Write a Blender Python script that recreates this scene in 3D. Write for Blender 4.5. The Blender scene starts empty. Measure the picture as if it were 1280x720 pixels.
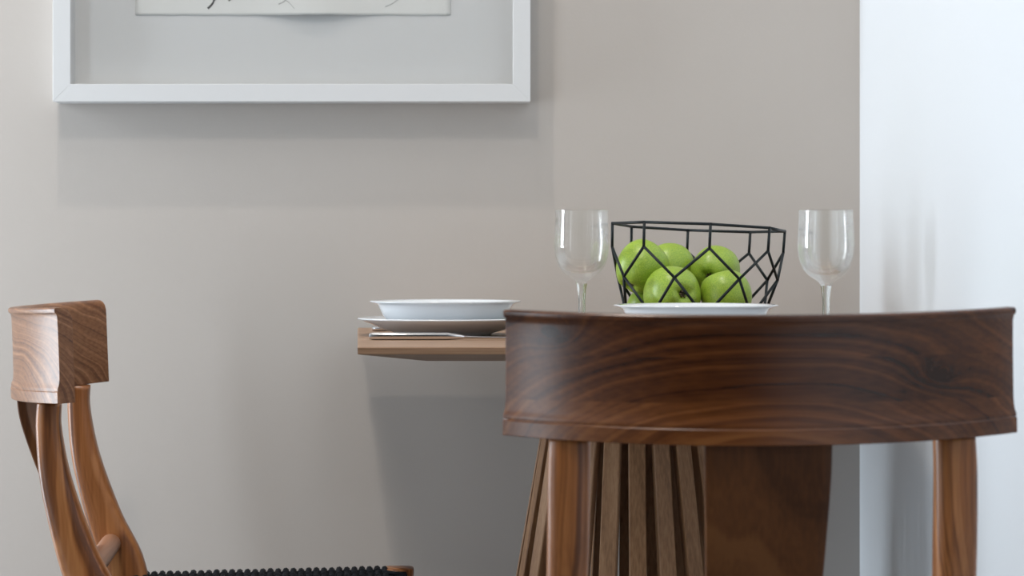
import bpy, bmesh, math, random
from mathutils import Vector, Matrix
random.seed(7)
SC = bpy.context.scene
COL = SC.collection
PI = math.pi

# ---------------------------------------------------------------- camera
F = 2800.0                                   # focal length in pixels of the 1280 px wide frame
CAMZ = 0.862
cd = bpy.data.cameras.new('camera')
cam = bpy.data.objects.new('camera', cd); COL.objects.link(cam)
cam.location = (0, 0, CAMZ); cam.rotation_euler = (PI / 2, 0, 0)
cd.sensor_width = 36.0; cd.lens = F / 1280 * 36.0
cd.shift_y = -40 / 1280                      # horizon at row 320
cd.dof.use_dof = True; cd.dof.focus_distance = 3.0; cd.dof.aperture_fstop = 8.0
cd.clip_start = 0.05
SC.camera = cam

# ---------------------------------------------------------------- world and lights
w = bpy.data.worlds.new('world'); SC.world = w; w.use_nodes = True
bg = w.node_tree.nodes['Background']
bg.inputs[0].default_value = (0.72, 0.86, 1.0, 1); bg.inputs[1].default_value = 0.9

def area(name, loc, rot, sx, sy, power, col):
    l = bpy.data.lights.new(name, 'AREA'); l.shape = 'RECTANGLE'; l.size = sx; l.size_y = sy
    l.energy = power; l.color = col
    o = bpy.data.objects.new(name, l); COL.objects.link(o); o.location = loc; o.rotation_euler = rot
    return o

def spot(name, loc, target, power, col, size=110, radius=0.04, blend=0.6):
    l = bpy.data.lights.new(name, 'SPOT'); l.energy = power; l.color = col
    l.spot_size = math.radians(size); l.spot_blend = blend; l.shadow_soft_size = radius
    o = bpy.data.objects.new(name, l); COL.objects.link(o); o.location = loc
    d = Vector(target) - Vector(loc); o.rotation_euler = d.to_track_quat('-Z', 'Y').to_euler()
    return o

# daylight through the two tall windows in the left wall, two ceiling spots the picture's shadows point to, an added soft overhead light
DAY = (0.83, 0.92, 1.0)
area('window_daylight', (-2.09, 3.215, 1.00), (0, -PI / 2, 0), 1.85, 0.55, 63, DAY)
area('window_daylight_by_camera', (-2.09, 1.20, 1.00), (0, -PI / 2, 0), 1.85, 0.60, 26, DAY)
WARM = (1.0, 0.91, 0.82)
spot('ceiling_spot_near_wall', (-0.66, 2.57, 4.08), (0.40, 3.4, 1.2), 155, WARM)
spot('ceiling_spot_mid_room', (-0.66, 0.85, 4.05), (0.45, 3.4, 1.2), 85, WARM, radius=0.08)
area('added_overhead_light', (-0.80, 1.1, 4.25), (0, 0, 0), 0.9, 2.6, 44, (1.0, 0.94, 0.87))  # unseen area light, added for the broad soft light from above

SC.view_settings.view_transform = 'Standard'
SC.view_settings.look = 'None'
SC.view_settings.gamma = 1.0
SC.view_settings.use_curve_mapping = False
SC.view_settings.exposure = -0.32

# ---------------------------------------------------------------- node helpers
def new_mat(name):
    m = bpy.data.materials.new(name); m.use_nodes = True
    nt = m.node_tree
    return m, nt, nt.nodes['Principled BSDF']

def N(nt, t, **kw):
    n = nt.nodes.new(t)
    for k, v in kw.items(): setattr(n, k, v)
    return n

def math_node(nt, op, a, b=None):
    n = N(nt, 'ShaderNodeMath', operation=op)
    for i, x in enumerate((a, b)):
        if x is None: continue
        if isinstance(x, (int, float)): n.inputs[i].default_value = x
        else: nt.links.new(x, n.inputs[i])
    return n.outputs[0]

def simple(name, col, rough=0.5, metal=0.0, coat=0.0, spec=0.5):
    m, nt, p = new_mat(name)
    p.inputs['Base Color'].default_value = (*col, 1); p.inputs['Roughness'].default_value = rough
    p.inputs['Metallic'].default_value = metal; p.inputs['Coat Weight'].default_value = coat
    p.inputs['Specular IOR Level'].default_value = spec
    return m

def paint(name, col, rough, scale=220, bump=0.06, spec=0.5, var=0.03):
    """wall paint: fine roller stipple and a faint large-scale unevenness"""
    m, nt, p = new_mat(name)
    tc = N(nt, 'ShaderNodeTexCoord')
    n1 = N(nt, 'ShaderNodeTexNoise'); n1.inputs['Scale'].default_value = scale; n1.inputs['Detail'].default_value = 3
    n2 = N(nt, 'ShaderNodeTexNoise'); n2.inputs['Scale'].default_value = 1.7
    nt.links.new(tc.outputs['Object'], n1.inputs['Vector']); nt.links.new(tc.outputs['Object'], n2.inputs['Vector'])
    mx = N(nt, 'ShaderNodeMix', data_type='RGBA')
    mx.inputs[6].default_value = (*[c * (1 - var) for c in col], 1); mx.inputs[7].default_value = (*[min(1, c * (1 + var)) for c in col], 1)
    nt.links.new(n2.outputs['Fac'], mx.inputs[0]); nt.links.new(mx.outputs[2], p.inputs['Base Color'])
    b = N(nt, 'ShaderNodeBump'); b.inputs['Strength'].default_value = bump; b.inputs['Distance'].default_value = 0.002
    nt.links.new(n1.outputs['Fac'], b.inputs['Height']); nt.links.new(b.outputs['Normal'], p.inputs['Normal'])
    p.inputs['Roughness'].default_value = rough; p.inputs['Specular IOR Level'].default_value = spec
    return m

def wood(name, cols, axis='X', freq=45, centre=(0.0, 0.0), warp=0.03, boards=None, fibre=0.25, rough=0.4, coat=0.0,
         ring_amt=1.0, vary=0.0, spec=0.5, fscale=260, knots=(), mottle=0.0):
    """solid wood: growth rings round an axis along the grain, wandering with noise, fine fibres along it;
    boards = (zero, height): the piece is glued up from boards each with its own pith"""
    m, nt, p = new_mat(name)
    L = nt.links.new
    tc = N(nt, 'ShaderNodeTexCoord'); sep = N(nt, 'ShaderNodeSeparateXYZ'); L(tc.outputs['Object'], sep.inputs[0])
    X, Y, Z = sep.outputs
    a, u, v = {'X': (X, Y, Z), 'Y': (Y, X, Z), 'Z': (Z, X, Y)}[axis]
    oi = N(nt, 'ShaderNodeObjectInfo')
    seed = math_node(nt, 'MULTIPLY', oi.outputs['Random'], 7.3)
    a_ = math_node(nt, 'ADD', a, seed)
    # slow wander of the pith
    c1 = N(nt, 'ShaderNodeCombineXYZ')
    L(math_node(nt, 'MULTIPLY', a_, 2.6), c1.inputs[0]); L(math_node(nt, 'MULTIPLY', u, 9), c1.inputs[1]); L(math_node(nt, 'MULTIPLY', v, 9), c1.inputs[2])
    n1 = N(nt, 'ShaderNodeTexNoise'); n1.inputs['Scale'].default_value = 1.0; n1.inputs['Detail'].default_value = 2.5
    L(c1.outputs[0], n1.inputs['Vector'])
    s1 = N(nt, 'ShaderNodeSeparateColor'); L(n1.outputs['Color'], s1.inputs[0])
    du = math_node(nt, 'MULTIPLY', math_node(nt, 'SUBTRACT', s1.outputs[0], 0.5), warp * 2)
    dv = math_node(nt, 'MULTIPLY', math_node(nt, 'SUBTRACT', s1.outputs[1], 0.5), warp * 2)
    uu = math_node(nt, 'SUBTRACT', math_node(nt, 'ADD', u, du), centre[0])
    vv = math_node(nt, 'SUBTRACT', math_node(nt, 'ADD', v, dv), centre[1])
    tone = None
    if boards:
        bid = math_node(nt, 'FLOOR', math_node(nt, 'DIVIDE', math_node(nt, 'SUBTRACT', v, boards[0]), boards[1]))
        wn = N(nt, 'ShaderNodeTexWhiteNoise', noise_dimensions='1D'); L(math_node(nt, 'ADD', bid, 0.37), wn.inputs['W'])
        sw = N(nt, 'ShaderNodeSeparateColor'); L(wn.outputs['Color'], sw.inputs[0])
        uu = math_node(nt, 'ADD', uu, math_node(nt, 'MULTIPLY', sw.outputs[0], 0.06))
        vv = math_node(nt, 'ADD', vv, math_node(nt, 'MULTIPLY', math_node(nt, 'SUBTRACT', sw.outputs[1], 0.5), 0.10))
        tone = sw.outputs[2]
    r = math_node(nt, 'SQRT', math_node(nt, 'ADD', math_node(nt, 'MULTIPLY', uu, uu), math_node(nt, 'MULTIPLY', vv, vv)))
    dark = None
    for ka, kv in knots:                      # a knot: the rings swerve round it and it is darker
        da = math_node(nt, 'DIVIDE', math_node(nt, 'SUBTRACT', math_node(nt, 'ADD', a, du), ka), 0.022)
        dk = math_node(nt, 'DIVIDE', math_node(nt, 'SUBTRACT', math_node(nt, 'ADD', v, dv), kv), 0.013)
        g = math_node(nt, 'DIVIDE', 1.0, math_node(nt, 'ADD', 1.0, math_node(nt, 'ADD', math_node(nt, 'MULTIPLY', da, da), math_node(nt, 'MULTIPLY', dk, dk))))
        r = math_node(nt, 'ADD', r, math_node(nt, 'MULTIPLY', g, 0.030))
        g3 = math_node(nt, 'POWER', g, 2.5)
        dark = g3 if dark is None else math_node(nt, 'ADD', dark, g3)
    nr = N(nt, 'ShaderNodeTexNoise', noise_dimensions='1D'); nr.inputs['Scale'].default_value = 1.0; nr.inputs['Detail'].default_value = 3.0
    nr.inputs['Roughness'].default_value = 0.65
    L(math_node(nt, 'ADD', math_node(nt, 'MULTIPLY', r, freq), seed), nr.inputs['W'])
    # fibres
    c2 = N(nt, 'ShaderNodeCombineXYZ')
    L(math_node(nt, 'MULTIPLY', a_, 7), c2.inputs[0]); L(math_node(nt, 'MULTIPLY', u, fscale), c2.inputs[1]); L(math_node(nt, 'MULTIPLY', v, fscale), c2.inputs[2])
    n2 = N(nt, 'ShaderNodeTexNoise'); n2.inputs['Scale'].default_value = 1.0; n2.inputs['Detail'].default_value = 2.0
    L(c2.outputs[0], n2.inputs['Vector'])
    rings = math_node(nt, 'ADD', math_node(nt, 'MULTIPLY', math_node(nt, 'SUBTRACT', nr.outputs['Fac'], 0.5), 1.7 * ring_amt), 0.5)
    f = math_node(nt, 'ADD', rings, math_node(nt, 'MULTIPLY', math_node(nt, 'SUBTRACT', n2.outputs['Fac'], 0.5), fibre * 2))
    if mottle:
        f = math_node(nt, 'ADD', f, math_node(nt, 'MULTIPLY', math_node(nt, 'SUBTRACT', s1.outputs[2], 0.5), mottle * 2))
    if dark is not None:
        f = math_node(nt, 'SUBTRACT', f, math_node(nt, 'MULTIPLY', dark, 0.35))
    if tone is not None:
        f = math_node(nt, 'ADD', f, math_node(nt, 'MULTIPLY', math_node(nt, 'SUBTRACT', tone, 0.5), 0.22))
    if vary:
        f = math_node(nt, 'ADD', f, math_node(nt, 'MULTIPLY', math_node(nt, 'SUBTRACT', oi.outputs['Random'], 0.5), vary * 2))
    ramp = N(nt, 'ShaderNodeValToRGB')
    els = ramp.color_ramp.elements
    els[0].position = 0.15; els[0].color = (*cols[0], 1)
    els[1].position = 0.85; els[1].color = (*cols[-1], 1)
    for i, c in enumerate(cols[1:-1]):
        e = els.new(0.15 + 0.7 * (i + 1) / (len(cols) - 1)); e.color = (*c, 1)
    L(f, ramp.inputs[0]); L(ramp.outputs[0], p.inputs['Base Color'])
    b = N(nt, 'ShaderNodeBump'); b.inputs['Strength'].default_value = 0.08; b.inputs['Distance'].default_value = 0.0012
    L(n2.outputs['Fac'], b.inputs['Height']); L(b.outputs['Normal'], p.inputs['Normal'])
    p.inputs['Roughness'].default_value = rough; p.inputs['Coat Weight'].default_value = coat
    p.inputs['Coat Roughness'].default_value = 0.25; p.inputs['Specular IOR Level'].default_value = spec
    return m

def clear_glass(name, straight=0.4, tint=(1, 1, 1)):
    m = bpy.data.materials.new(name); m.use_nodes = True; nt = m.node_tree; nt.nodes.clear()
    out = N(nt, 'ShaderNodeOutputMaterial'); mix = N(nt, 'ShaderNodeMixShader'); mix.inputs[0].default_value = straight
    g = N(nt, 'ShaderNodeBsdfGlass'); g.inputs['IOR'].default_value = 1.48; g.inputs['Roughness'].default_value = 0.0
    g.inputs['Color'].default_value = (*tint, 1)
    t = N(nt, 'ShaderNodeBsdfTransparent'); t.inputs[0].default_value = (*tint, 1)
    nt.links.new(g.outputs[0], mix.inputs[1]); nt.links.new(t.outputs[0], mix.inputs[2]); nt.links.new(mix.outputs[0], out.inputs[0])
    return m

def pane_glass(name):
    """thin flat pane: mirrors by Schlick's Fresnel on either face, otherwise lets the view and the light straight through"""
    m = bpy.data.materials.new(name); m.use_nodes = True; nt = m.node_tree; nt.nodes.clear()
    out = N(nt, 'ShaderNodeOutputMaterial'); mix = N(nt, 'ShaderNodeMixShader'); ge = N(nt, 'ShaderNodeNewGeometry')
    dt = N(nt, 'ShaderNodeVectorMath', operation='DOT_PRODUCT'); nt.links.new(ge.outputs['Incoming'], dt.inputs[0]); nt.links.new(ge.outputs['Normal'], dt.inputs[1])
    k = math_node(nt, 'POWER', math_node(nt, 'SUBTRACT', 1.0, math_node(nt, 'ABSOLUTE', dt.outputs['Value'])), 5.0)
    fr = math_node(nt, 'ADD', math_node(nt, 'MULTIPLY', k, 0.96), 0.035)
    t = N(nt, 'ShaderNodeBsdfTransparent'); t.inputs[0].default_value = (0.985, 0.985, 0.985, 1)
    g = N(nt, 'ShaderNodeBsdfGlossy'); g.inputs['Roughness'].default_value = 0.02
    nt.links.new(fr, mix.inputs[0]); nt.links.new(t.outputs[0], mix.inputs[1]); nt.links.new(g.outputs[0], mix.inputs[2])
    nt.links.new(mix.outputs[0], out.inputs[0])
    return m

def apple_skin(name):
    m, nt, p = new_mat(name); L = nt.links.new
    tc = N(nt, 'ShaderNodeTexCoord'); oi = N(nt, 'ShaderNodeObjectInfo')
    va = N(nt, 'ShaderNodeVectorMath', operation='ADD'); L(tc.outputs['Object'], va.inputs[0])
    sc = N(nt, 'ShaderNodeVectorMath', operation='SCALE'); sc.inputs[0].default_value = (3, 5, 7); L(oi.outputs['Random'], sc.inputs['Scale']); L(sc.outputs[0], va.inputs[1])
    n1 = N(nt, 'ShaderNodeTexNoise'); n1.inputs['Scale'].default_value = 26; n1.inputs['Detail'].default_value = 3; L(va.outputs[0], n1.inputs['Vector'])
    r1 = N(nt, 'ShaderNodeValToRGB'); e = r1.color_ramp.elements
    e[0].position = 0.3; e[0].color = (0.16, 0.30, 0.018, 1); e[1].position = 0.72; e[1].color = (0.37, 0.485, 0.048, 1)
    L(n1.outputs['Fac'], r1.inputs[0])
    vo = N(nt, 'ShaderNodeTexVoronoi'); vo.inputs['Scale'].default_value = 190; L(va.outputs[0], vo.inputs['Vector'])
    r2 = N(nt, 'ShaderNodeValToRGB'); e = r2.color_ramp.elements
    e[0].position = 0.10; e[0].color = (1, 1, 1, 1); e[1].position = 0.22; e[1].color = (0, 0, 0, 1); L(vo.outputs['Distance'], r2.inputs[0])
    mx = N(nt, 'ShaderNodeMix', data_type='RGBA'); mx.inputs[7].default_value = (0.50, 0.60, 0.18, 1)
    L(math_node(nt, 'MULTIPLY', r2.outputs[0], 0.45), mx.inputs[0]); L(r1.outputs[0], mx.inputs[6]); L(mx.outputs[2], p.inputs['Base Color'])
    p.inputs['Roughness'].default_value = 0.42; p.inputs['Coat Weight'].default_value = 0.12; p.inputs['Coat Roughness'].default_value = 0.2
    p.inputs['Subsurface Weight'].default_value = 0.08; p.inputs['Subsurface Radius'].default_value = (0.004, 0.006, 0.001)
    return m

M = {}
M['wall'] = paint('taupe_wall_paint', (0.475, 0.438, 0.405), 0.75)
M['white_wall'] = paint('white_satin_paint', (0.76, 0.80, 0.84), 0.34, scale=160, bump=0.05)
M['dark_wall'] = paint('unseen_dark_wall', (0.035, 0.032, 0.030), 0.8)  # wall behind the camera, made dark so the wood reflects little
M['ceiling'] = paint('ceiling_paint', (0.78, 0.77, 0.75), 0.85)
M['floor'] = paint('grey_floor', (0.10, 0.105, 0.11), 0.5, scale=60, bump=0.03)
M['trim'] = simple('white_trim_paint', (0.75, 0.75, 0.74), 0.4)
RAIL = [(0.022, 0.0058, 0.0014), (0.066, 0.0185, 0.0042), (0.115, 0.0360, 0.0090), (0.18, 0.064, 0.018)]
M['rail'] = wood('walnut_rail', RAIL, 'X', freq=120, centre=(-0.325, 0.650), warp=0.014, boards=(0.681, 0.043), fibre=0.18, rough=0.27, spec=0.42, ring_amt=0.55, mottle=0.35, knots=((0.165, 0.750), (-0.20, 0.790)))
PALE = [(0.070, 0.024, 0.009), (0.145, 0.057, 0.023), (0.23, 0.102, 0.045), (0.33, 0.165, 0.085)]
M['pale_rail'] = wood('swirled_walnut_rail', PALE, 'X', freq=150, centre=(-0.315, 0.660), warp=0.022, boards=None, fibre=0.22, rough=0.33, spec=0.32, ring_amt=0.6)
LEG = [(0.11, 0.035, 0.010), (0.26, 0.092, 0.026), (0.40, 0.165, 0.055)]
M['leg'] = wood('teak_legs', LEG, 'Z', freq=75, centre=(0.02, -0.15), warp=0.02, fibre=0.25, rough=0.36, spec=0.45, ring_amt=1.25, mottle=0.2)
M['splat'] = wood('walnut_splat', [(0.050, 0.0165, 0.0045), (0.098, 0.034, 0.0095), (0.14, 0.053, 0.016)], 'Z', freq=30, centre=(0.05, -0.6), warp=0.03, fibre=0.25, rough=0.5, spec=0.2)
M['dowel'] = wood('teak_dowel', [(0.22, 0.10, 0.055), (0.34, 0.17, 0.10)], 'X', freq=40, rough=0.45)
M['cord'] = simple('black_paper_cord', (0.0040, 0.0060, 0.0095), 0.6, spec=0.12)
TOP = [(0.19, 0.103, 0.052), (0.28, 0.165, 0.097), (0.37, 0.24, 0.155)]
M['tabletop'] = wood('table_veneer', TOP, 'X', freq=26, centre=(0.4, -0.5), warp=0.02, fibre=0.5, rough=0.42, ring_amt=0.5, fscale=420)
M['slat'] = wood('slat_wood', [(0.16, 0.077, 0.034), (0.255, 0.132, 0.062), (0.33, 0.185, 0.095)], 'Z', freq=40, centre=(0.1, 0.05), warp=0.02, fibre=0.45, rough=0.5, vary=0.15, spec=0.3, ring_amt=0.6, fscale=420)
M['china'] = simple('white_glazed_china', (0.68, 0.71, 0.74), 0.12, coat=0.6)
M['steel'] = simple('polished_steel', (0.72, 0.72, 0.73), 0.14, metal=1.0)
M['wire'] = simple('black_powder_coated_wire', (0.006, 0.011, 0.013), 0.5, spec=0.3)
M['glass'] = clear_glass('clear_stemware_glass', 0.74, (0.995, 1.0, 0.998))
M['stem_glass'] = clear_glass('clear_stem_glass', 0.25, (0.985, 1.0, 0.99))
M['pane'] = pane_glass('thin_glazing')
M['apple'] = apple_skin('green_apple_skin')
M['stem'] = simple('apple_stem_brown', (0.10, 0.06, 0.025), 0.7)
M['calyx'] = simple('dried_calyx', (0.09, 0.065, 0.03), 0.8)
M['frame'] = paint('white_frame_lacquer', (0.65, 0.655, 0.66), 0.4, scale=300, bump=0.02)
M['mount'] = paint('grey_white_mount_board', (0.66, 0.665, 0.66), 0.8, scale=400, bump=0.03)
M['paper'] = paint('cream_paper', (0.74, 0.745, 0.72), 0.85, scale=500, bump=0.05)
M['ink'] = simple('grey_ink', (0.10, 0.10, 0.10), 0.8)

# ---------------------------------------------------------------- mesh helpers
def obj(name, bm, mat, parent=None, smooth=False, recalc=True):
    if recalc: bmesh.ops.recalc_face_normals(bm, faces=bm.faces[:])
    me = bpy.data.meshes.new(name); bm.to_mesh(me); bm.free()
    if smooth:
        for p in me.polygons: p.use_smooth = True
    me.materials.append(mat)
    o = bpy.data.objects.new(name, me); COL.objects.link(o)
    if parent: o.parent = parent
    return o

def bevel(o, width, seg=2, ang=35):
    b = o.modifiers.new('bevel', 'BEVEL'); b.width = width; b.segments = seg; b.limit_method = 'ANGLE'; b.angle_limit = math.radians(ang)
    b.harden_normals = False
    return o

def smooth_by_angle(o, ang=35):
    me = o.data
    for p in me.polygons: p.use_smooth = True
    bm = bmesh.new(); bm.from_mesh(me)
    for e in bm.edges:
        e.smooth = not (len(e.link_faces) == 2 and e.calc_face_angle(0) > math.radians(ang))
    bm.to_mesh(me); bm.free()
    return o

def tag(o, label, cat, group=None):
    o['label'] = label; o['category'] = cat
    if group: o['group'] = group
    return o

def thing(name, label, cat, loc=(0, 0, 0), rotz=0.0, group=None):
    o = bpy.data.objects.new(name, None); COL.objects.link(o); o.location = loc; o.rotation_euler = (0, 0, rotz)
    o.empty_display_size = 0.05
    return tag(o, label, cat, group)

def copy_thing(src, label, loc=None, rot=None):
    r = src.copy(); COL.objects.link(r); r['label'] = label
    if loc is not None: r.location = loc
    if rot is not None: r.rotation_euler = rot
    for ch in list(src.children):
        c = ch.copy(); COL.objects.link(c); c.parent = r
        for g in list(ch.children):
            d = g.copy(); COL.objects.link(d); d.parent = c
    return r

def box(bm, x0, x1, y0, y1, z0, z1):
    vs = [bm.verts.new(p) for p in ((x0, y0, z0), (x1, y0, z0), (x1, y1, z0), (x0, y1, z0), (x0, y0, z1), (x1, y0, z1), (x1, y1, z1), (x0, y1, z1))]
    for f in ((0, 3, 2, 1), (4, 5, 6, 7), (0, 1, 5, 4), (1, 2, 6, 5), (2, 3, 7, 6), (3, 0, 4, 7)): bm.faces.new([vs[i] for i in f])

def boxbm(*a):
    bm = bmesh.new(); box(bm, *a); return bm

def lathe(profile, seg=64, closed=False):
    """profile of (r, z); r = 0 points become poles"""
    bm = bmesh.new(); rows = []
    for r, z in profile:
        if r < 1e-6: rows.append([bm.verts.new((0, 0, z))])
        else: rows.append([bm.verts.new((r * math.cos(2 * PI * i / seg), r * math.sin(2 * PI * i / seg), z)) for i in range(seg)])
    n = len(rows)
    for k in range(n if closed else n - 1):
        A, B = rows[k], rows[(k + 1) % n]
        for i in range(seg):
            j = (i + 1) % seg
            if len(A) == 1 and len(B) == 1: continue
            if len(A) == 1: bm.faces.new((A[0], B[j], B[i]))
            elif len(B) == 1: bm.faces.new((A[i], A[j], B[0]))
            else: bm.faces.new((A[i], A[j], B[j], B[i]))
    return bm

def catmull(pts, n):
    """smooth curve through tuples, n samples per span"""
    P = [Vector(p) for p in pts]; P = [P[0] * 2 - P[1]] + P + [P[-1] * 2 - P[-2]]
    out = []
    for i in range(1, len(P) - 2):
        for k in range(n):
            t = k / n
            a, b, c, d = P[i - 1:i + 3]
            out.append(0.5 * ((2 * b) + (c - a) * t + (2 * a - 5 * b + 4 * c - d) * t * t + (3 * b - a - 3 * c + d) * t ** 3))
    out.append(P[-2].copy())
    return out

def tube(bm, pts, r, seg=6, cap=True):
    pts = [Vector(p) for p in pts]; rows = []
    for i, p in enumerate(pts):
        t = (pts[min(i + 1, len(pts) - 1)] - pts[max(i - 1, 0)]).normalized()
        a = Vector((0, 0, 1)) if abs(t.z) < 0.9 else Vector((1, 0, 0))
        s = t.cross(a).normalized(); q = s.cross(t)
        rr = r(i / (len(pts) - 1)) if callable(r) else r
        rows.append([bm.verts.new(p + rr * (math.cos(2 * PI * k / seg) * s + math.sin(2 * PI * k / seg) * q)) for k in range(seg)])
    for A, B in zip(rows, rows[1:]):
        for k in range(seg): bm.faces.new((A[k], A[(k + 1) % seg], B[(k + 1) % seg], B[k]))
    if cap: bm.faces.new(rows[0][::-1]); bm.faces.new(rows[-1])

def member(path, seg=20, p=3.2):
    """swept bar: path of (x, y, z, half width across x, half depth); superellipse section, capped"""
    bm = bmesh.new(); rows = []
    P = [Vector(q[:3]) for q in path]
    for i, q in enumerate(path):
        t = (P[min(i + 1, len(P) - 1)] - P[max(i - 1, 0)]).normalized()
        X = (Vector((1, 0, 0)) - t * t.x).normalized(); Nn = t.cross(X)
        row = []
        for k in range(seg):
            a = 2 * PI * (k + 0.5) / seg; c, s = math.cos(a), math.sin(a)
            row.append(bm.verts.new(P[i] + X * (math.copysign(abs(c) ** (2 / p), c) * q[3]) + Nn * (math.copysign(abs(s) ** (2 / p), s) * q[4])))
        rows.append(row)
    for A, B in zip(rows, rows[1:]):
        for k in range(seg): bm.faces.new((A[k], A[(k + 1) % seg], B[(k + 1) % seg], B[k]))
    bm.faces.new(rows[0][::-1]); bm.faces.new(rows[-1])
    return bm

def spath(pts, n=6):
    """catmull in 5 dimensions"""
    cols = list(zip(*pts))
    a = catmull(list(zip(*cols[:3])), n); b = catmull([(q[3], q[4], 0) for q in pts], n)
    return [(v.x, v.y, v.z, u.x, u.y) for v, u in zip(a, b)]

# ---------------------------------------------------------------- the room
XR = 0.548; YB = 3.53; XL = -2.1; YF = -3.0; H = 4.3
def structure(name, bm, mat):
    o = obj(name, bm, mat); o['kind'] = 'structure'; return o
structure('floor', boxbm(XL - 0.2, XR + 0.2, YF - 0.2, YB + 0.2, -0.1, 0), M['floor'])
structure('ceiling', boxbm(XL - 0.2, XR + 0.2, YF - 0.2, YB + 0.2, H, H + 0.1), M['ceiling'])
structure('wall_back', boxbm(XL - 0.2, XR, YB, YB + 0.15, 0, H), M['wall'])
structure('wall_right', boxbm(XR, XR + 0.15, YF, YB + 0.15, 0, H), M['white_wall'])
structure('wall_front', boxbm(XL - 0.2, XR, YF - 0.15, YF, 0, H), M['dark_wall'])
WINS = ((0.89, 1.51), (2.93, 3.50)); WZ0, WZ1 = 0.05, 1.96
bm = bmesh.new()
for y0, y1 in ((YF, WINS[0][0]), (WINS[0][1], WINS[1][0]), (WINS[1][1], YB)): box(bm, XL - 0.15, XL, y0, y1, 0, H)
for y0, y1 in WINS:
    box(bm, XL - 0.15, XL, y0, y1, 0, WZ0); box(bm, XL - 0.15, XL, y0, y1, WZ1, H)
structure('wall_left', bm, M['white_wall'])
for n, (y0, y1) in enumerate(WINS):
    win = bpy.data.objects.new('window_%d' % (n + 1), None); COL.objects.link(win); win.location = (XL - 0.07, (y0 + y1) / 2, WZ0); win['kind'] = 'structure'
    hw, hh = (y1 - y0) / 2, WZ1 - WZ0
    for a0, a1, z0, z1 in ((-hw, hw, 0, 0.05), (-hw, hw, hh - 0.05, hh), (-hw, -hw + 0.05, 0.05, hh - 0.05), (hw - 0.05, hw, 0.05, hh - 0.05)):
        obj('window_frame', boxbm(-0.03, 0.03, a0, a1, z0, z1), M['trim'], win)
structure('baseboard_back', boxbm(XL, XR, YB - 0.014, YB, 0, 0.09), M['trim'])
structure('baseboard_right', boxbm(XR - 0.014, XR, YF, YB - 0.014, 0, 0.09), M['trim'])

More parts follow.
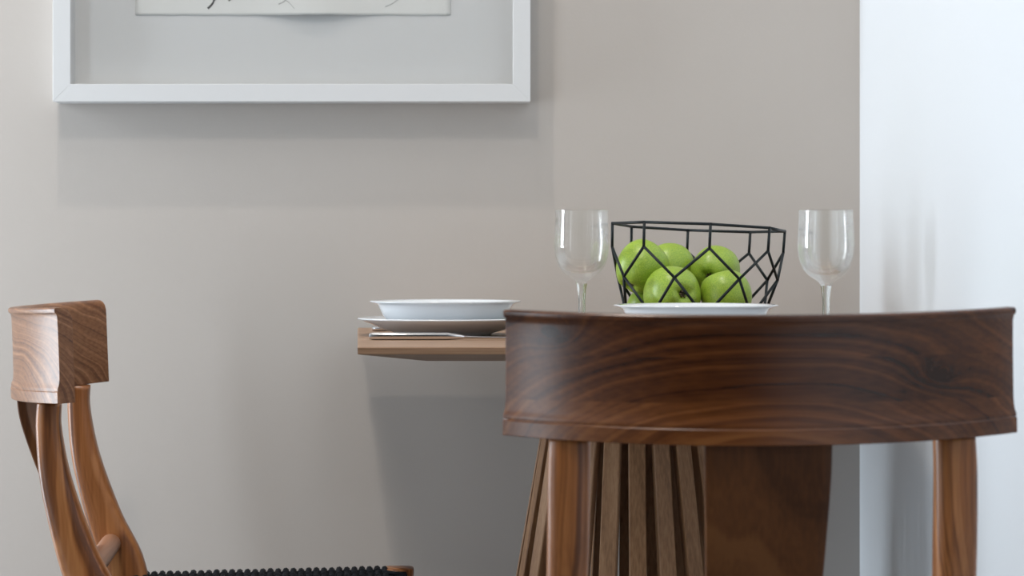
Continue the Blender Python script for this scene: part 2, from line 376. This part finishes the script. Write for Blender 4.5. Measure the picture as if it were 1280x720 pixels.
# ---------------------------------------------------------------- chairs
def make_chair(label, group):
    t = thing('dining_chair', label, 'chair', group=group)
    # curved back rail with a lip along its top and a stepped moulding along its foot
    R, half, yc = 0.386, math.radians(38.35), 0.091
    prof = [(-0.0085, 0.6860), (0.0165, 0.6860), (0.0172, 0.6867), (0.0172, 0.7005), (0.0166, 0.7013), (0.0160, 0.7016), (0.0166, 0.7040),
            (0.0160, 0.7062), (0.0147, 0.7090), (0.0137, 0.7130), (0.0131, 0.7200), (0.0128, 0.7450), (0.0128, 0.7800), (0.0131, 0.7955), (0.0140, 0.8000),
            (0.0152, 0.8018), (0.0162, 0.8022), (0.0170, 0.8045), (0.0168, 0.8070), (0.0152, 0.8085), (0.0070, 0.8088), (0.0020, 0.8078), (-0.0030, 0.8050), (-0.0065, 0.8005), (-0.0085, 0.7930)]
    bm = bmesh.new(); rows = []
    tilt = Matrix.Rotation(math.radians(3.0), 4, 'X'); piv = Vector((0, -0.27, 0.75))
    na = 40
    for i in range(na + 1):
        a = -half + 2 * half * i / na; row = []
        for n, z in prof:
            rr = R + n + (0.81 - z) * 0.018
            v = Vector((rr * math.sin(a), yc - rr * math.cos(a), z))
            row.append(bm.verts.new(tilt @ (v - piv) + piv))
        rows.append(row)
    m = len(prof)
    for A, B in zip(rows, rows[1:]):
        for k in range(m): bm.faces.new((A[k], A[(k + 1) % m], B[(k + 1) % m], B[k]))
    bm.faces.new(rows[0][::-1]); bm.faces.new(rows[-1])
    bevel(smooth_by_angle(obj('back_rail', bm, M['rail'], t), 32), 0.0007, 2, 60)
    # sabre rear legs run on up as the back posts
    for s in (-1, 1):
        pts = [(s * 0.205, -0.285, 0.0, 0.016, 0.016), (s * 0.20, -0.225, 0.16, 0.018, 0.021), (s * 0.194, -0.175, 0.34, 0.020, 0.030), (s * 0.194, -0.178, 0.415, 0.020, 0.031),
               (s * 0.191, -0.206, 0.49, 0.0195, 0.0255), (s * 0.188, -0.232, 0.58, 0.0205, 0.0200), (s * 0.187, -0.242, 0.65, 0.0205, 0.0160), (s * 0.186, -0.2415, 0.6870, 0.0200, 0.0152)]
        obj('rear_leg', member(spath(pts), 32, 3.3), M['leg'], t, smooth=True)
        pts = [(s * 0.222, 0.290, 0.0, 0.014, 0.016), (s * 0.222, 0.245, 0.16, 0.016, 0.020), (s * 0.221, 0.222, 0.30, 0.019, 0.022), (s * 0.220, 0.222, 0.408, 0.021, 0.021)]
        obj('front_leg', member(spath(pts), 20, 3.6), M['leg'], t, smooth=True)
    # flat central splat, curved like the posts
    pts = [(0, -0.200, 0.440, 0.054, 0.0065), (0, -0.228, 0.50, 0.055, 0.0065), (0, -0.264, 0.58, 0.0575, 0.0065), (0, -0.288, 0.65, 0.0600, 0.0065), (0, -0.294, 0.6875, 0.0605, 0.0065)]
    bevel(smooth_by_angle(obj('back_splat', member(spath(pts), 12, 14), M['splat'], t), 30), 0.001, 1, 50)
    bm = bmesh.new(); tube(bm, [(-0.188, -0.196, 0.455), (0.188, -0.196, 0.455)], 0.0145, 18)
    smooth_by_angle(obj('cross_dowel', bm, M['dowel'], t), 40)
    # seat frame
    zt = 0.400
    def bar(name, p0, p1, wd, mat, z1=zt, hgt=0.038):
        d = (Vector(p1) - Vector(p0)).normalized(); q = Vector((-d.y, d.x)) * wd / 2
        bm = bmesh.new(); lo = []; hi = []
        for p in (Vector(p0) + q, Vector(p0) - q, Vector(p1) - q, Vector(p1) + q):
            lo.append(bm.verts.new((p.x, p.y, z1 - hgt))); hi.append(bm.verts.new((p.x, p.y, z1)))
        bm.faces.new(lo); bm.faces.new(hi)
        for k in range(4): bm.faces.new((lo[k], lo[(k + 1) % 4], hi[(k + 1) % 4], hi[k]))
        return bevel(obj(name, bm, mat, t), 0.004, 2)
    bar('seat_rail', (-0.193, -0.175), (-0.220, 0.212), 0.026, M['leg'])
    bar('seat_rail', (0.193, -0.175), (0.220, 0.212), 0.026, M['leg'])
    bar('seat_rail', (-0.185, -0.180), (0.185, -0.180), 0.026, M['leg'])
    bar('seat_rail', (-0.215, 0.222), (0.215, 0.222), 0.026, M['leg'])
    # woven cord seat: strands wrapped over the side rails, strands front to back laced through them
    bm = bmesh.new(); rng = random.Random(3); rc = 0.0050; step = 0.0112
    ny = int(0.375 / step)
    for i in range(ny):
        y = -0.158 + i * step; hwid = 0.196 + (y + 0.175) * 0.027 / 0.387 + 0.0125
        dz = rng.uniform(-0.0006, 0.0006); pts = [(-hwid - 0.002, y, zt - 0.030), (-hwid - 0.0015, y, zt - 0.004), (-hwid + 0.004, y, zt + rc + dz)]
        for k in range(1, 24):
            x = -hwid + 0.004 + (2 * hwid - 0.008) * k / 24
            pts.append((x, y, zt + rc - 0.010 * (1 - (2 * k / 24 - 1) ** 2) + 0.0026 * (1 if (i + k) % 2 else -1)))
        pts += [(hwid - 0.004, y, zt + rc + dz), (hwid + 0.0015, y, zt - 0.004), (hwid + 0.002, y, zt - 0.030)]
        tube(bm, pts, rc, 7)
    for k in range(1, 24):
        u = 2 * k / 24 - 1; pts = [(u * 0.180, -0.194, zt - 0.028), (u * 0.180, -0.192, zt + 0.003)]
        for i in range(ny):
            y = -0.158 + i * step; hwid = 0.196 + (y + 0.175) * 0.027 / 0.387 + 0.0085
            pts.append((u * hwid, y, zt + rc - 0.010 * (1 - u * u) + 0.0028 * (-1 if (i + k) % 2 else 1)))
        pts += [(u * 0.208, 0.228, zt + 0.003), (u * 0.208, 0.236, zt - 0.028)]
        tube(bm, pts, 0.0042, 6)
    o = obj('woven_seat', bm, M['cord'], t, smooth=True); o['kind'] = 'stuff'
    return t

GC = 'curved-back wooden dining chairs'
ch1 = make_chair('wooden chair seen from behind, its wide dark curved back rail in front of the table', GC)
ch1.location = (0.2455, 2.410, 0); ch1.rotation_euler = (0, math.radians(-0.3), 0)
ch2 = copy_thing(ch1, 'wooden chair seen from its side by the grey wall, with a black woven seat', (-0.368, 3.074, 0), (0, 0, math.radians(-84.9)))
ch2.scale = (1, 1, 0.983)
for ch in ch2.children:                      # this chair's rail takes the paler, swirled wood colours
    if ch.name.startswith('back_rail'):
        ch.material_slots[0].link = 'OBJECT'; ch.material_slots[0].material = M['pale_rail']

# ---------------------------------------------------------------- table
tb = thing('dining_table', 'square wooden table with chamfered top on a flared slatted drum base', 'table', (0.145, 3.126, 0), 0.0)
bm = bmesh.new()
# the top widens a little towards the wall
def sq(d, z): return [bm.verts.new((x, y, z)) for x, y in ((-0.3345 + d, -0.376 + d), (0.3345 - d, -0.376 + d), (0.386 - d, 0.374 - d), (-0.386 + d, 0.374 - d))]
r0, r1, r2, r3, r4 = sq(0.0015, 0.750), sq(0, 0.7492), sq(0, 0.7418), sq(0.0005, 0.7410), sq(0.082, 0.7292)
bm.faces.new(r0); bm.faces.new(r4[::-1])
for A, B in ((r0, r1), (r1, r2), (r2, r3), (r3, r4)):
    for k in range(4): bm.faces.new((A[k], A[(k + 1) % 4], B[(k + 1) % 4], B[k]))
obj('tabletop', bm, M['tabletop'], tb)
BASE = Vector((0.022, -0.016))
def ring_pt(a, r): return (BASE.x + r * math.cos(a), BASE.y + r * math.sin(a))
o = obj('mounting_ring', lathe([(0.060, 0.712), (0.104, 0.712), (0.104, 0.7292), (0.060, 0.7292)], 48, True), M['slat'], tb); o.location = (BASE.x, BASE.y, 0)
o = obj('foot_ring', lathe([(0.170, 0.0), (0.238, 0.0), (0.234, 0.030), (0.170, 0.030)], 48, True), M['slat'], tb); o.location = (BASE.x, BASE.y, 0)
slat_bm = bmesh.new()
ztop, zbot = 0.726, 0.012
rt, rb = 0.108, 0.232
lo, hi = [], []
for dx, dr in ((-1, 0), (1, 0), (1, -1), (-1, -1)):
    lo.append(slat_bm.verts.new((rb + dr * 0.014, dx * 0.0118, zbot))); hi.append(slat_bm.verts.new((rt + dr * 0.014, dx * 0.0112, ztop)))
slat_bm.faces.new(lo); slat_bm.faces.new(hi)
for k in range(4): slat_bm.faces.new((lo[k], lo[(k + 1) % 4], hi[(k + 1) % 4], hi[k]))
slat = obj('slat', slat_bm, M['slat'], tb); bevel(slat, 0.0012, 1)
NS = 24
for k in range(NS):
    s = slat if k == 0 else slat.copy()
    if k: COL.objects.link(s); s.parent = tb
    s.location = (BASE.x, BASE.y, 0); s.rotation_euler = (0, 0, 2 * PI * (k + 0.98) / NS)

# ---------------------------------------------------------------- crockery, cutlery
TZ = 0.750
plate_p = [(0, 0.0035), (0.058, 0.0035), (0.060, 0.0), (0.066, 0.0), (0.069, 0.0035), (0.088, 0.0085), (0.105, 0.0165), (0.122, 0.0225), (0.1235, 0.0236), (0.1230, 0.0248),
           (0.121, 0.0252), (0.104, 0.0196), (0.088, 0.0125), (0.074, 0.0075), (0, 0.0072)]
bowl_p = [(0, 0.0035), (0.056, 0.0035), (0.058, 0.0), (0.063, 0.0), (0.066, 0.0035), (0.076, 0.0075), (0.0835, 0.0140), (0.0890, 0.0215), (0.0935, 0.0305), (0.0955, 0.0345), (0.0985, 0.0368),
          (0.1055, 0.0388), (0.1072, 0.0397), (0.1068, 0.0409), (0.1045, 0.0414), (0.0965, 0.0396), (0.0925, 0.0350), (0.0855, 0.0215), (0.0775, 0.0130), (0.070, 0.0085), (0, 0.0075)]
GP, GB = 'white dinner plates under the bowls', 'white rimmed bowls'
def crockery(name, prof, loc, label, cat, group):
    o = obj(name, lathe(prof, 96), M['china'], None, smooth=True); o.location = loc
    return tag(o, label, cat, group)
PL, PR = (-0.095, 3.170), (0.2390, 2.915)
p1 = crockery('dinner_plate', plate_p, (*PL, TZ), 'flat white plate under the bowl at the left end of the table', 'plate', GP)
p2 = p1.copy(); COL.objects.link(p2); p2.location = (*PR, TZ); p2['label'] = 'white plate under the bowl in front of the apple basket, behind the dark chair rail'
b1 = crockery('rimmed_bowl', bowl_p, (*PL, TZ + 0.0078), 'white rimmed bowl stacked on a plate at the left table end', 'bowl', GB)
b2 = b1.copy(); COL.objects.link(b2); b2.location = (*PR, TZ + 0.0078); b2['label'] = 'white rimmed bowl right in front of the wire apple basket'
b1.location.x = (557 - 640) / F * 3.17

kn = thing('table_knife', 'steel table knife lying along the front of the left plate', 'knife', (-0.1900, 2.985, TZ), math.radians(1.0))
pts = [(0.000, 0, 0.0052, 0.0065, 0.0040), (0.004, 0, 0.0052, 0.0078, 0.0050), (0.050, 0, 0.0050, 0.0076, 0.0049), (0.105, 0, 0.0050, 0.0082, 0.0049), (0.116, 0, 0.0045, 0.0075, 0.0036), (0.126, 0, 0.0040, 0.0062, 0.0022)]
def flat_bar(pts, seg=16, p=3.0):
    bm = bmesh.new(); rows = []
    for x, y, z, hy, hz in pts:
        row = []
        for k in range(seg):
            a = 2 * PI * (k + 0.5) / seg; c, s = math.cos(a), math.sin(a)
            row.append(bm.verts.new((x, y + math.copysign(abs(c) ** (2 / p), c) * hy, z + math.copysign(abs(s) ** (2 / p), s) * hz)))
        rows.append(row)
    for A, B in zip(rows, rows[1:]):
        for k in range(seg): bm.faces.new((A[k], A[(k + 1) % seg], B[(k + 1) % seg], B[k]))
    bm.faces.new(rows[0][::-1]); bm.faces.new(rows[-1]); return bm
smooth_by_angle(obj('handle', flat_bar(pts), M['steel'], kn), 50)
pts = [(0.124, 0, 0.0040, 0.0060, 0.0018), (0.150, 0.001, 0.0035, 0.0085, 0.0013), (0.200, 0.001, 0.0030, 0.0090, 0.0011), (0.222, 0.003, 0.0030, 0.0060, 0.0009), (0.230, 0.006, 0.0030, 0.0020, 0.0007)]
smooth_by_angle(obj('blade', flat_bar(pts, 12, 2.4), M['steel'], kn), 50)
fk = thing('table_fork', 'steel fork on the wall side of the left plate, only its handle end showing', 'fork', (-0.2080, 3.335, TZ), math.radians(2.0))
pts = [(0, 0, 0.004, 0.0075, 0.0030), (0.004, 0, 0.004, 0.0105, 0.0040), (0.030, 0, 0.0042, 0.0085, 0.0034), (0.100, 0, 0.0075, 0.0035, 0.0026), (0.130, 0, 0.009, 0.0035, 0.0022), (0.150, 0, 0.0075, 0.0110, 0.0016), (0.160, 0, 0.006, 0.0125, 0.0014)]
smooth_by_angle(obj('handle', flat_bar(pts), M['steel'], fk), 50)
for k in range(4):
    y = -0.0100 + k * 0.0067
    obj('tine', flat_bar([(0.158, y, 0.006, 0.0024, 0.0014), (0.185, y, 0.0035, 0.0018, 0.0012), (0.205, y, 0.0062, 0.0008, 0.0008)], 8, 2.2), M['steel'], fk, smooth=True)

# ---------------------------------------------------------------- wine glasses
def make_glass(label, loc, k=1.0):
    t = thing('wine_glass', label, 'wine glass', loc, group='clear stemmed wine glasses'); t.scale = (k, k, k)
    # one closed skin for the bowl: outside up, over the lip, inside down
    outer = [(0.0074, 0.0740), (0.0088, 0.0772), (0.0132, 0.0812), (0.0215, 0.0865), (0.0280, 0.0930), (0.0318, 0.0990), (0.0351, 0.1075), (0.0371, 0.1170), (0.0380, 0.1260), (0.0378, 0.1370), (0.0370, 0.1520), (0.0364, 0.1650), (0.0364, 0.1744)]
    inner = [(0.0359, 0.1752), (0.0354, 0.1744), (0.0354, 0.1650), (0.0360, 0.1520), (0.0367, 0.1370), (0.0368, 0.1260), (0.0358, 0.1175), (0.0336, 0.1088), (0.0300, 0.1008), (0.0252, 0.0950), (0.0180, 0.0905), (0.0080, 0.0882), (0.0, 0.0878)]
    dense = lambda pr: [(max(v.x, 0), v.z) for v in catmull([(r, 0, z) for r, z in pr], 3)]
    obj('bowl', lathe(dense(outer) + dense(inner), 72), M['glass'], t, smooth=True)
    stem = [(0.0, 0.0060), (0.0110, 0.0060), (0.0075, 0.0095), (0.0056, 0.0160), (0.0048, 0.0300), (0.0047, 0.0480), (0.0052, 0.0580), (0.0061, 0.0670), (0.0074, 0.0740)]
    obj('stem', lathe(stem, 40), M['stem_glass'], t, smooth=True)
    foot = [(0.0, 0.0004), (0.0300, 0.0004), (0.0325, 0.0008), (0.0330, 0.0014), (0.0322, 0.0022), (0.0220, 0.0034), (0.0125, 0.0056), (0.0, 0.0066)]
    obj('foot', lathe(foot, 56), M['glass'], t, smooth=True)
    return t
g1 = make_glass('clear wine glass between the left bowl and the wire basket', (0.0955, 3.070, TZ))
g2 = make_glass('clear wine glass right of the apple basket, nearest the white wall', ((1032.5 - 640) / F * 2.95, 2.950, TZ), 0.985)

# ---------------------------------------------------------------- wire basket
BY = 3.19; BX = (868 - 640) / F * BY
bk = thing('wire_basket', 'black geometric wire fruit basket holding the green apples', 'basket', (BX, BY, TZ), math.radians(2.7))
bk.location.z = TZ + 0.0022
def ringpts(R, z, off):
    out = []
    for k in range(8):
        x, y = R * math.sin(2 * PI * (k + off) / 8), -R * math.cos(2 * PI * (k + off) / 8)
        out.append(Vector((x + 0.045 * z, y + 0.020 * z, z * (1 - (0.0454 * x + 0.0227 * y) / 0.149) + 0.0018 * z / 0.149)))   # the rim is bent a little out of level
    return out
RW = 0.00205
top, mid_, nod, low, bas = ringpts(0.1235, 0.149, 0), ringpts(0.1225, 0.117, 0), ringpts(0.1175, 0.077, 0.5), ringpts(0.0985, 0.026, 0), ringpts(0.081, 0.0, 0.5)
def wirepart(name, segs):
    bm = bmesh.new()
    for a, b in segs: tube(bm, [a, b], RW, 8)
    for v in {tuple(p) for s in segs for p in s}:
        bmesh.ops.create_uvsphere(bm, u_segments=8, v_segments=6, radius=RW * 1.08, matrix=Matrix.Translation(v))
    return obj(name, bm, M['wire'], bk, smooth=True, recalc=False)
wirepart('rim', [(top[k], top[(k + 1) % 8]) for k in range(8)])
wirepart('base_ring', [(bas[k], bas[(k + 1) % 8]) for k in range(8)] + [(bas[0], bas[4]), (bas[2], bas[6])])
for k in range(8): wirepart('upright', [(top[k], mid_[k])])
for k in range(8): wirepart('wire', [(mid_[k], nod[k]), (nod[k], low[(k + 1) % 8])])
for k in range(8): wirepart('wire', [(mid_[k], nod[k - 1]), (nod[k - 1], low[k - 1])])
for k in range(8): wirepart('wire', [(low[k], bas[k]), (low[k], bas[k - 1])])

# ---------------------------------------------------------------- apples
def apple_bm(seed):
    rng = random.Random(seed); bm = bmesh.new(); seg, n = 40, 30
    ph = rng.uniform(0, 6.28); sh = rng.uniform(-0.03, 0.03)
    prof = catmull([(0.0, 0, 0.66), (0.09, 0, 0.70), (0.24, 0, 0.83), (0.45, 0, 0.91), (0.72, 0, 0.80), (0.93, 0, 0.48), (1.0, 0, 0.12), (0.955, 0, -0.28), (0.80, 0, -0.62), (0.56, 0, -0.86), (0.36, 0, -0.93), (0.20, 0, -0.86), (0.07, 0, -0.73), (0.0, 0, -0.72)], 3)
    rows = []
    for v in prof:
        r, z = max(v.x, 0), v.z
        if r < 1e-4: rows.append([bm.verts.new((0, 0, z))]); continue
        row = []
        for i in range(seg):
            a = 2 * PI * i / seg
            k = 1 + 0.018 * math.cos(5 * a + ph) * (1 if z < 0 else 0.5) + sh * math.cos(a - ph)
            row.append(bm.verts.new((r * k * math.cos(a), r * k * math.sin(a), z * (1 + 0.03 * math.cos(a + ph) + (0.02 * math.cos(5 * a + ph) if z < -0.6 else 0)))))
        rows.append(row)
    for A, B in zip(rows, rows[1:]):
        for i in range(seg):
            j = (i + 1) % seg
            if len(A) == 1: bm.faces.new((A[0], B[i], B[j]))
            elif len(B) == 1: bm.faces.new((A[i], B[0], A[j]))
            else: bm.faces.new((A[i], B[i], B[j], A[j]))
    return bm
# centre, radius, direction its calyx end points to, label
APPLES = [((0.1860, 3.208, 0.8460), 0.0372, (-0.55, -0.35, -0.75), 'big green apple lying highest at the left of the wire basket'),
          ((0.2316, 3.2680, 0.8430), 0.0358, (0.1, -0.6, -0.8), 'green apple at the back middle, half hidden behind the front one'),
          ((0.2940, 3.2330, 0.8412), 0.0352, (-0.35, -0.75, -0.25), 'green apple in the upper row at the right of the basket'),
          ((0.2265, 3.1560, 0.8085), 0.0398, (0.36, -0.93, 0.02), 'green apple at the front with its brown calyx towards the viewer'),
          ((0.3030, 3.1620, 0.8055), 0.0360, (0.3, -0.3, -0.9), 'green apple at the lower right, behind a crossing of wires'),
          ((0.1930, 3.2380, 0.7845), 0.0285, (-0.3, 0.2, -0.9), 'green apple at the bottom left, mostly under the big apple')]
for i, (c, r, d, lab) in enumerate(APPLES):
    a = thing('apple', lab, 'apple', c, group='green apples in the wire basket')
    q = Vector(d).to_track_quat('-Z', 'Y'); a.rotation_mode = 'QUATERNION'; a.rotation_quaternion = q; a.scale = (r, r, r)
    obj('body', apple_bm(i), M['apple'], a, smooth=True)
    bm = bmesh.new(); tube(bm, catmull([(0, 0, 0.64), (0.02, 0.01, 0.76), (0.07, 0.03, 0.90)], 4), 0.035, 8)
    obj('stem', bm, M['stem'], a, smooth=True)
    bm = bmesh.new()
    for k in range(6):
        an = 2 * PI * k / 6; ca, sa = math.cos(an), math.sin(an)
        tube(bm, [(0.02 * ca, 0.02 * sa, -0.71), (0.13 * ca, 0.13 * sa, -0.83), (0.09 * ca, 0.09 * sa, -0.92)], lambda t: 0.060 * (1 - 0.8 * t), 6)
    obj('calyx', bm, M['calyx'], a, smooth=True)

# ---------------------------------------------------------------- picture on the wall
FX0, FX1, FZ0 = -0.7135, 0.0286, 1.1020
FH = 0.98; D = 0.050; FW = 0.0272
pic = thing('framed_picture', 'deep white box frame with a pale float-mounted sheet on the grey wall', 'picture', ((FX0 + FX1) / 2, YB, FZ0))
hw = (FX1 - FX0) / 2
def mitred(p):
    bm = bmesh.new(); A = [bm.verts.new((x, -D, z)) for x, z in p]; B = [bm.verts.new((x, -0.001, z)) for x, z in p]
    bm.faces.new(A); bm.faces.new(B[::-1])
    for k in range(4): bm.faces.new((A[k], A[(k + 1) % 4], B[(k + 1) % 4], B[k]))
    return bm
o4 = [(-hw, 0), (hw, 0), (hw, FH), (-hw, FH)]; i4 = [(-hw + FW, FW), (hw - FW, FW), (hw - FW, FH - FW), (-hw + FW, FH - FW)]
for k in range(4):
    j = (k + 1) % 4
    bevel(obj('frame_moulding', mitred([o4[k], o4[j], i4[j], i4[k]]), M['frame'], pic), 0.0004, 1)
obj('mount_board', boxbm(-hw + FW - 0.004, hw - FW + 0.004, -0.012, -0.006, FW - 0.004, FH - FW + 0.004), M['mount'], pic)
obj('glazing', boxbm(-hw + FW - 0.003, hw - FW + 0.003, -0.0440, -0.0420, FW - 0.003, FH - FW + 0.003), M['pane'], pic)
# paper sheet, its lower edge bulging off the mount in the middle
def pxx(x): return (x - 640) / F * 3.51 - (FX0 + FX1) / 2
def pzz(y): return CAMZ + (320 - y) / F * 3.51 - FZ0
sx0, sx1, sz0, sz1 = pxx(168.5), pxx(563), pzz(18.5), FH - 0.16
bm = bmesh.new(); nx, nz = 48, 24; gr = []
xc = pxx(395); bulge = lambda x, z: -0.0124 - 0.0105 * math.exp(-((x - xc) / 0.058) ** 2) * math.exp(-(z - sz0) / 0.16)
rng = random.Random(5)
for j in range(nz + 1):
    row = []
    for i in range(nx + 1):
        x = sx0 + (sx1 - sx0) * i / nx; z = sz0 + (sz1 - sz0) * (j / nz) ** 1.6
        if j == 0: z += rng.uniform(-0.0006, 0.0006)
        if i in (0, nx): x += rng.uniform(-0.0006, 0.0006)
        row.append(bm.verts.new((x, bulge(x, z), z)))
    gr.append(row)
for j in range(nz):
    for i in range(nx): bm.faces.new((gr[j][i], gr[j][i + 1], gr[j + 1][i + 1], gr[j + 1][i]))
sheet = obj('paper_sheet', bm, M['paper'], pic, smooth=True)
s = sheet.modifiers.new('thick', 'SOLIDIFY'); s.thickness = 0.0006; s.offset = 1
# a few brush strokes of twigs on the sheet
def stroke(bm, pts, w0, w1):
    P = catmull([(pxx(x), 0, pzz(y)) for x, y in pts], 5)
    L = []; n = len(P)
    for i, p in enumerate(P):
        t = (P[min(i + 1, n - 1)] - P[max(i - 1, 0)]).normalized(); q = Vector((-t.z, 0, t.x)); wd = w0 + (w1 - w0) * i / (n - 1)
        row = []
        for s_ in (-1, 1):
            v = p + q * s_ * wd; row.append(bm.verts.new((v.x, bulge(v.x, v.z) - 0.0009, v.z)))
        L.append(row)
    for A, B in zip(L, L[1:]): bm.faces.new((A[0], A[1], B[1], B[0]))
bm = bmesh.new()
stroke(bm, [(259, 10), (265, 4), (268, -4), (276, -18)], 0.0018, 0.0008)
stroke(bm, [(263, 5), (270, -2), (284, -12)], 0.0007, 0.0005)
stroke(bm, [(285, 0.5), (289, -2), (300, -8)], 0.0013, 0.0006)
stroke(bm, [(276, -18), (300, -60), (340, -120)], 0.0012, 0.0006)
obj('ink_twigs', bm, M['ink'], sheet)
M['pale_ink'] = simple('pale_grey_ink', (0.36, 0.37, 0.36), 0.8)
bm = bmesh.new()
stroke(bm, [(348, 5), (356, 1), (362, -6)], 0.0009, 0.0004)
stroke(bm, [(352, -2), (361, 3), (368, 11)], 0.0005, 0.0003)
stroke(bm, [(481, 8), (490, 4), (500, -3), (512, -12)], 0.0006, 0.0004)
stroke(bm, [(362, -6), (400, -50), (460, -110)], 0.0008, 0.0004)
obj('ink_twigs', bm, M['pale_ink'], sheet)
